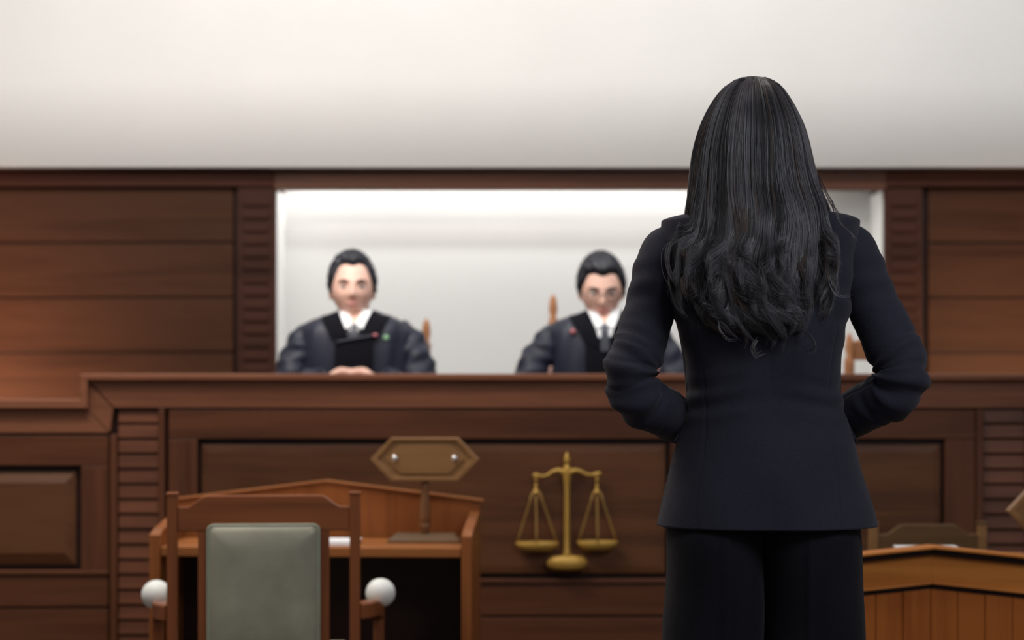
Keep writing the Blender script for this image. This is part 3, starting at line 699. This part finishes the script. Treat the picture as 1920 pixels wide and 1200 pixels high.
# jacket
rows = ring_loft(jt, np.r_[np.linspace(wz(984), wz(440), 150), np.linspace(wz(437), wz(386), 26)], 300, 2.35, 0, jdisp)
inner = [[(x*.97, y*.95, z+.002) for x, y, z in rows[0]], [(x*.93, y*.9, z+.05) for x, y, z in rows[0]]][::-1]
jk = MB().grid(inner+rows).build('jacket', M_jacket, wom, smooth=True)
def sdisp(s):
    def f(t, a):
        g = math.exp(-((t-.50)/.11)**2); g2 = math.exp(-((t-.18)/.10)**2)
        d = g*(.0042*math.sin(t*88+1.9*math.cos(a+.5)+.7*s)+.0026*math.sin(t*150-2.1*math.sin(a)+1))
        d -= .0042*math.exp(-((t-.47)/.06)**2)*math.exp(-(math.sin(t*64+1.3*math.cos(a+.4*s)+.5)/.28)**2)
        d += g2*.0018*math.sin(t*70+2*math.sin(a+s))+.0012*math.sin(t*28+a)
        d -= .0016*math.exp(-((((a-(PI/2-s*.35)+PI) % (2*PI))-PI)/.05)**2)*(t < .8)
        return d
    return f
for A, s in ((LA, -1), (RA, 1)):
    pts = [wp(a, b, c) for a, b, c, r_ in A]; rs = [r_ for a, b, c, r_ in A]
    mb = MB(); mb.tube(pts, rs, 96, 200, disp=sdisp(s)); mb.build('sleeve', M_jacket, jk, smooth=True)
    MB().tube([wp(A[-1][0]+s*4, 802, .166), wp(A[-1][0]-s*8, 802, .170)], .0315, 24).build('shirt_cuff', M_shirt, jk, smooth=True)
    # armhole seam
    x0 = wx(1240 if s < 0 else 1611)
# pocket flap edges at the sides
for s, q in ((1, [(1586, 790), (1592, 806), (1604, 829)]), (-1, [(1284, 790), (1277, 806), (1263, 829)])):
    mb = MB(); mb.tube([wp(a, b, -.015) for a, b in q], [.0022, .003, .003], 8, 10); mb.build('pocket_flap', M_jacket, jk, smooth=True)
# trousers
def tdisp(side):
    def f(x, y, z, xx):
        d = .0022*math.sin(z*23+xx*31+side)+.0016*math.sin(xx*60-z*14)
        if y < 0: d += .004*math.exp(-((xx-side*(wx(1502)-0))/.004)**2)
        return d
    return f
for s in (-1, 1):
    if s < 0: tab = [(wz(945), wx(1285), .001, .09), (wz(1000), wx(1250), .003, .118), (wz(1100), wx(1246), .004, .108), (wz(1200), wx(1243), .004, .098), (wz(1500), wx(1262), wx(1420), .085), (wz(1775), wx(1272), wx(1415), .085)]
    else: tab = [(wz(945), -.001, wx(1590), .09), (wz(1000), .001, wx(1611), .118), (wz(1100), .003, wx(1616), .108), (wz(1200), .004, wx(1618), .098), (wz(1500), wx(1434), wx(1600), .085), (wz(1775), wx(1438), wx(1590), .085)]
    rows = ring_loft(tab, np.linspace(wz(1775), wz(945), 90), 120, 2.5, 0, tdisp(s))
    if s < 0: tr = MB().grid(rows).build('trousers', M_trouser, wom, smooth=True)
    else: MB().grid(rows).build('trouser_leg', M_trouser, tr, smooth=True)
    rows = []
    for t, hw_, ht, yy, zz in ((0, .022, .03, -.055, .055), (.15, .032, .035, -.04, .05), (.4, .033, .030, .02, .035), (.7, .040, .024, .09, .024), (.9, .036, .018, .135, .018), (1, .012, .008, .17, .012)):
        rows.append([(wx(1426+s*82)+hw_*math.cos(q*PI/8), yy, zz+ht*.8*math.sin(q*PI/8)) for q in range(16)])
    sh = MB().grid(rows).tube([(wx(1426+s*82), -.045, .04), (wx(1426+s*82), -.05, .003)], [.016, .009], 12).build('shoe', M_shoe, wom, smooth=True)

# hair: solid core plus strands
HT = [(139, 1404, 1426, .010), (143, 1386, 1446, .030), (152, 1370, 1462, .048), (165, 1355, 1474, .064), (200, 1331, 1495, .090), (240, 1313, 1512, .106), (280, 1302, 1521, .112), (320, 1295, 1527, .108), (360, 1289, 1535, .100),
      (400, 1283, 1546, .092), (440, 1272, 1552, .085), (480, 1254, 1553, .080), (520, 1249, 1549, .078), (560, 1254, 1545, .075), (600, 1268, 1536, .070), (632, 1300, 1525, .060), (655, 1345, 1500, .045), (668, 1390, 1440, .02)]
ht = np.array(HT, float)
def hprof(y):
    l, r_, b = (hermite(ht[:, 0], ht[:, k_], y) for k_ in (1, 2, 3))
    cy = hermite([139, 200, 270, 340, 420, 520, 668], [.035, .034, .028, .0, -.045, -.080, -.095], y)
    return (l+r_)/2, (r_-l)/2, b, cy
rows = []
for y in np.r_[np.linspace(139.5, 170, 12), np.linspace(175, 628, 70)]:
    c, a, b, cy = (float(q) for q in hprof(y)); row = []
    k_ = .90 if y < 420 else .90-.16*(y-420)/210
    fr = float(np.interp(y, [139, 200, 230, 400, 640], [1, 1, .62, .62, .5]))   # the face side stays open
    for j in range(96):
        q = 2*PI*j/96; yy = math.sin(q); bb = b*(fr if yy > 0 else 1)
        rip = 1+.012*math.sin(17*q+y*.012)+.010*math.sin(31*q+y*.03)
        p_ = wp(c+a*k_*math.cos(q)*rip, y, cy+bb*k_*yy*rip); row.append(p_)
    rows.append(row)
hair = MB().grid(rows[::-1]).build('hair', M_hairb, wom, smooth=True)
def strands(nclump, per, mats_p, name, seed, rmin=.86, rmax=1.0, rad=.00042, front=False):
    g = np.random.default_rng(seed); NP = 34; V_ = []; Fc = []; MI = []
    base_i = 0
    for c_ in range(nclump):
        q0 = g.uniform(-PI/2*1.12, PI/2*1.12)        # 0 = straight towards the camera
        side = math.sin(q0)
        drop = g.uniform(0, 1)**1.6; yend = 662-60*abs(side)**2.2-drop*135
        ystart = 141+g.uniform(0, 14)
        ph = 2.2*q0+g.normal()*.6; wl = g.uniform(190, 260); amp = g.uniform(.6, 1.35); curl = g.choice([-1, 1], p=[.42, .58])*g.uniform(.6, 1.2)
        if abs(side) > .8 and g.random() < .7: curl = -abs(curl)*np.sign(side)
        rl = .89+.11*drop+g.normal()*.015; tight = g.uniform(.45, .8); wdt = g.uniform(.045, .085)
        mi = int(g.choice(3, p=mats_p)); sw = g.normal()*5
        curlr = g.uniform(16, 34); cl0 = g.uniform(.74, .86); curl = abs(curl)*(1 if math.sin(5*q0+2*drop+.6)+g.normal()*.5 > 0 else -1)
        t = np.linspace(0, 1, NP); y = ystart+(yend-ystart)*t**.92
        for k_ in range(per):
            dq = g.normal()*wdt; dr = g.normal()*.012; dph = g.normal()*.10; ye = g.normal()*9
            yy = y+ye*t
            c, a, b, cy = hprof(np.clip(yy, 139.3, 660))
            q = q0+dq*(1-tight*sstep(.35, .95, t))
            rr_ = rl+dr
            am = amp*(.8+8*sstep(.50, .92, t))
            dx = am*np.sin(2*PI*(yy-141)/wl+ph+dph)*sstep(.35, .75, t)+sw*sstep(.2, .8, t)
            e = sstep(cl0, 1, t); ang = e*(1.6+.8*abs(curl))
            dx = dx+curl*curlr*np.sin(ang)*e
            dyc = -curlr*.6*(1-np.cos(ang))*e*abs(curl)
            px = c+a*rr_*np.sin(q)+dx
            mx = c+a*1.0; mn = c-a*1.0
            k2 = .35+.4*(g.random() < .04)
            px = np.where(px < mn, mn+(px-mn)*k2, np.where(px > mx, mx+(px-mx)*k2, px))
            bb = b*rr_*np.cos(q)
            dep = cy-bb+.006*np.sin(2*PI*yy/wl+ph+1.3)*amp*sstep(.4, .85, t)-.012*e*abs(curl)
            xw = (px-960)/1000-WX; zw = 1.97-(yy+dyc)/1000-.15; pts = np.stack([xw, dep, zw], 1)
            T = np.gradient(pts, axis=0); T /= np.linalg.norm(T, axis=1)[:, None]+1e-9
            u = np.cross(T, (0, 1, 0)); u /= np.linalg.norm(u, axis=1)[:, None]+1e-9; v = np.cross(T, u)
            r_ = rad*(1-.75*t**4)[:, None]*g.uniform(.7, 1.3)
            ring = np.stack([pts+r_*(u*math.cos(z_)+v*math.sin(z_)) for z_ in (0, 2*PI/3, 4*PI/3)], 1)   # NP,3,3
            V_.append(ring.reshape(-1, 3))
            idx = np.arange(NP-1)[:, None]*3+np.arange(3)[None]; nx = np.arange(NP-1)[:, None]*3+(np.arange(3)[None]+1) % 3
            Fc.append((np.stack([idx, nx, nx+3, idx+3], -1).reshape(-1, 4))+base_i); base_i += NP*3
            m2 = mi if g.random() < .75 else int(g.choice(3, p=mats_p)); MI.append(np.full((NP-1)*3, m2))
    V_ = np.concatenate(V_); Fc = np.concatenate(Fc); MI = np.concatenate(MI)
    me = bpy.data.meshes.new(name); me.vertices.add(len(V_)); me.vertices.foreach_set('co', V_.ravel())
    me.loops.add(Fc.size); me.loops.foreach_set('vertex_index', Fc.ravel().astype(np.int32))
    me.polygons.add(len(Fc)); me.polygons.foreach_set('loop_start', np.arange(len(Fc), dtype=np.int32)*4)
    for m in (M_hairb, M_hairsheen, M_hairr): me.materials.append(m)
    me.polygons.foreach_set('material_index', MI.astype(np.int32)); me.polygons.foreach_set('use_smooth', np.ones(len(Fc), bool))
    me.update(); me.validate()
    o = bpy.data.objects.new(name, me); COL.objects.link(o); o.parent = hair; tag(o, kind='stuff')
    return o
strands(190, 75, [.40, .50, .10], 'hair_strands', 5)

# loose wisps beside the main mass
g = np.random.default_rng(3); mb = MB()
for pts, dys, n_ in (([(1268, 450), (1243, 468), (1239, 500), (1246, 525), (1262, 545)], (-.10, -.11, -.12, -.12, -.11), 14),
                     ([(1540, 380), (1553, 405), (1560, 425), (1578, 445), (1588, 462)], (-.06, -.10, -.105, -.115, -.12), 5),
                     ([(1535, 520), (1540, 545), (1552, 560), (1566, 556)], (-.12, -.13, -.135, -.135), 7),
                     ([(1532, 330), (1543, 365), (1552, 395), (1553, 412)], (-.01, -.04, -.07, -.08), 8),
                     ([(1400, 640), (1392, 655), (1398, 668), (1412, 664)], (-.16, -.165, -.165, -.16), 10),
                     ([(1330, 600), (1334, 625), (1348, 640), (1362, 640)], (-.15, -.16, -.16, -.155), 6),
                     ([(1480, 620), (1500, 640), (1502, 658), (1488, 664)], (-.15, -.16, -.16, -.155), 10)):
    for k_ in range(n_):
        ox, oy = g.normal()*2.2, g.normal()*2.2; sc_ = g.normal()*2.5
        q = [wp(a+ox+sc_*i_/3, b+oy, d_+g.normal()*.001) for i_, ((a, b), d_) in enumerate(zip(pts, dys))]
        mb.tube(q, [.0004]*(len(q)-1)+[.00012], 3, 22, mi=int(g.choice(3, p=[.4, .4, .2])))
o = mb.build('loose_wisps', [M_hairb, M_hairsheen, M_hairr], hair, smooth=True); tag(o, kind='stuff')
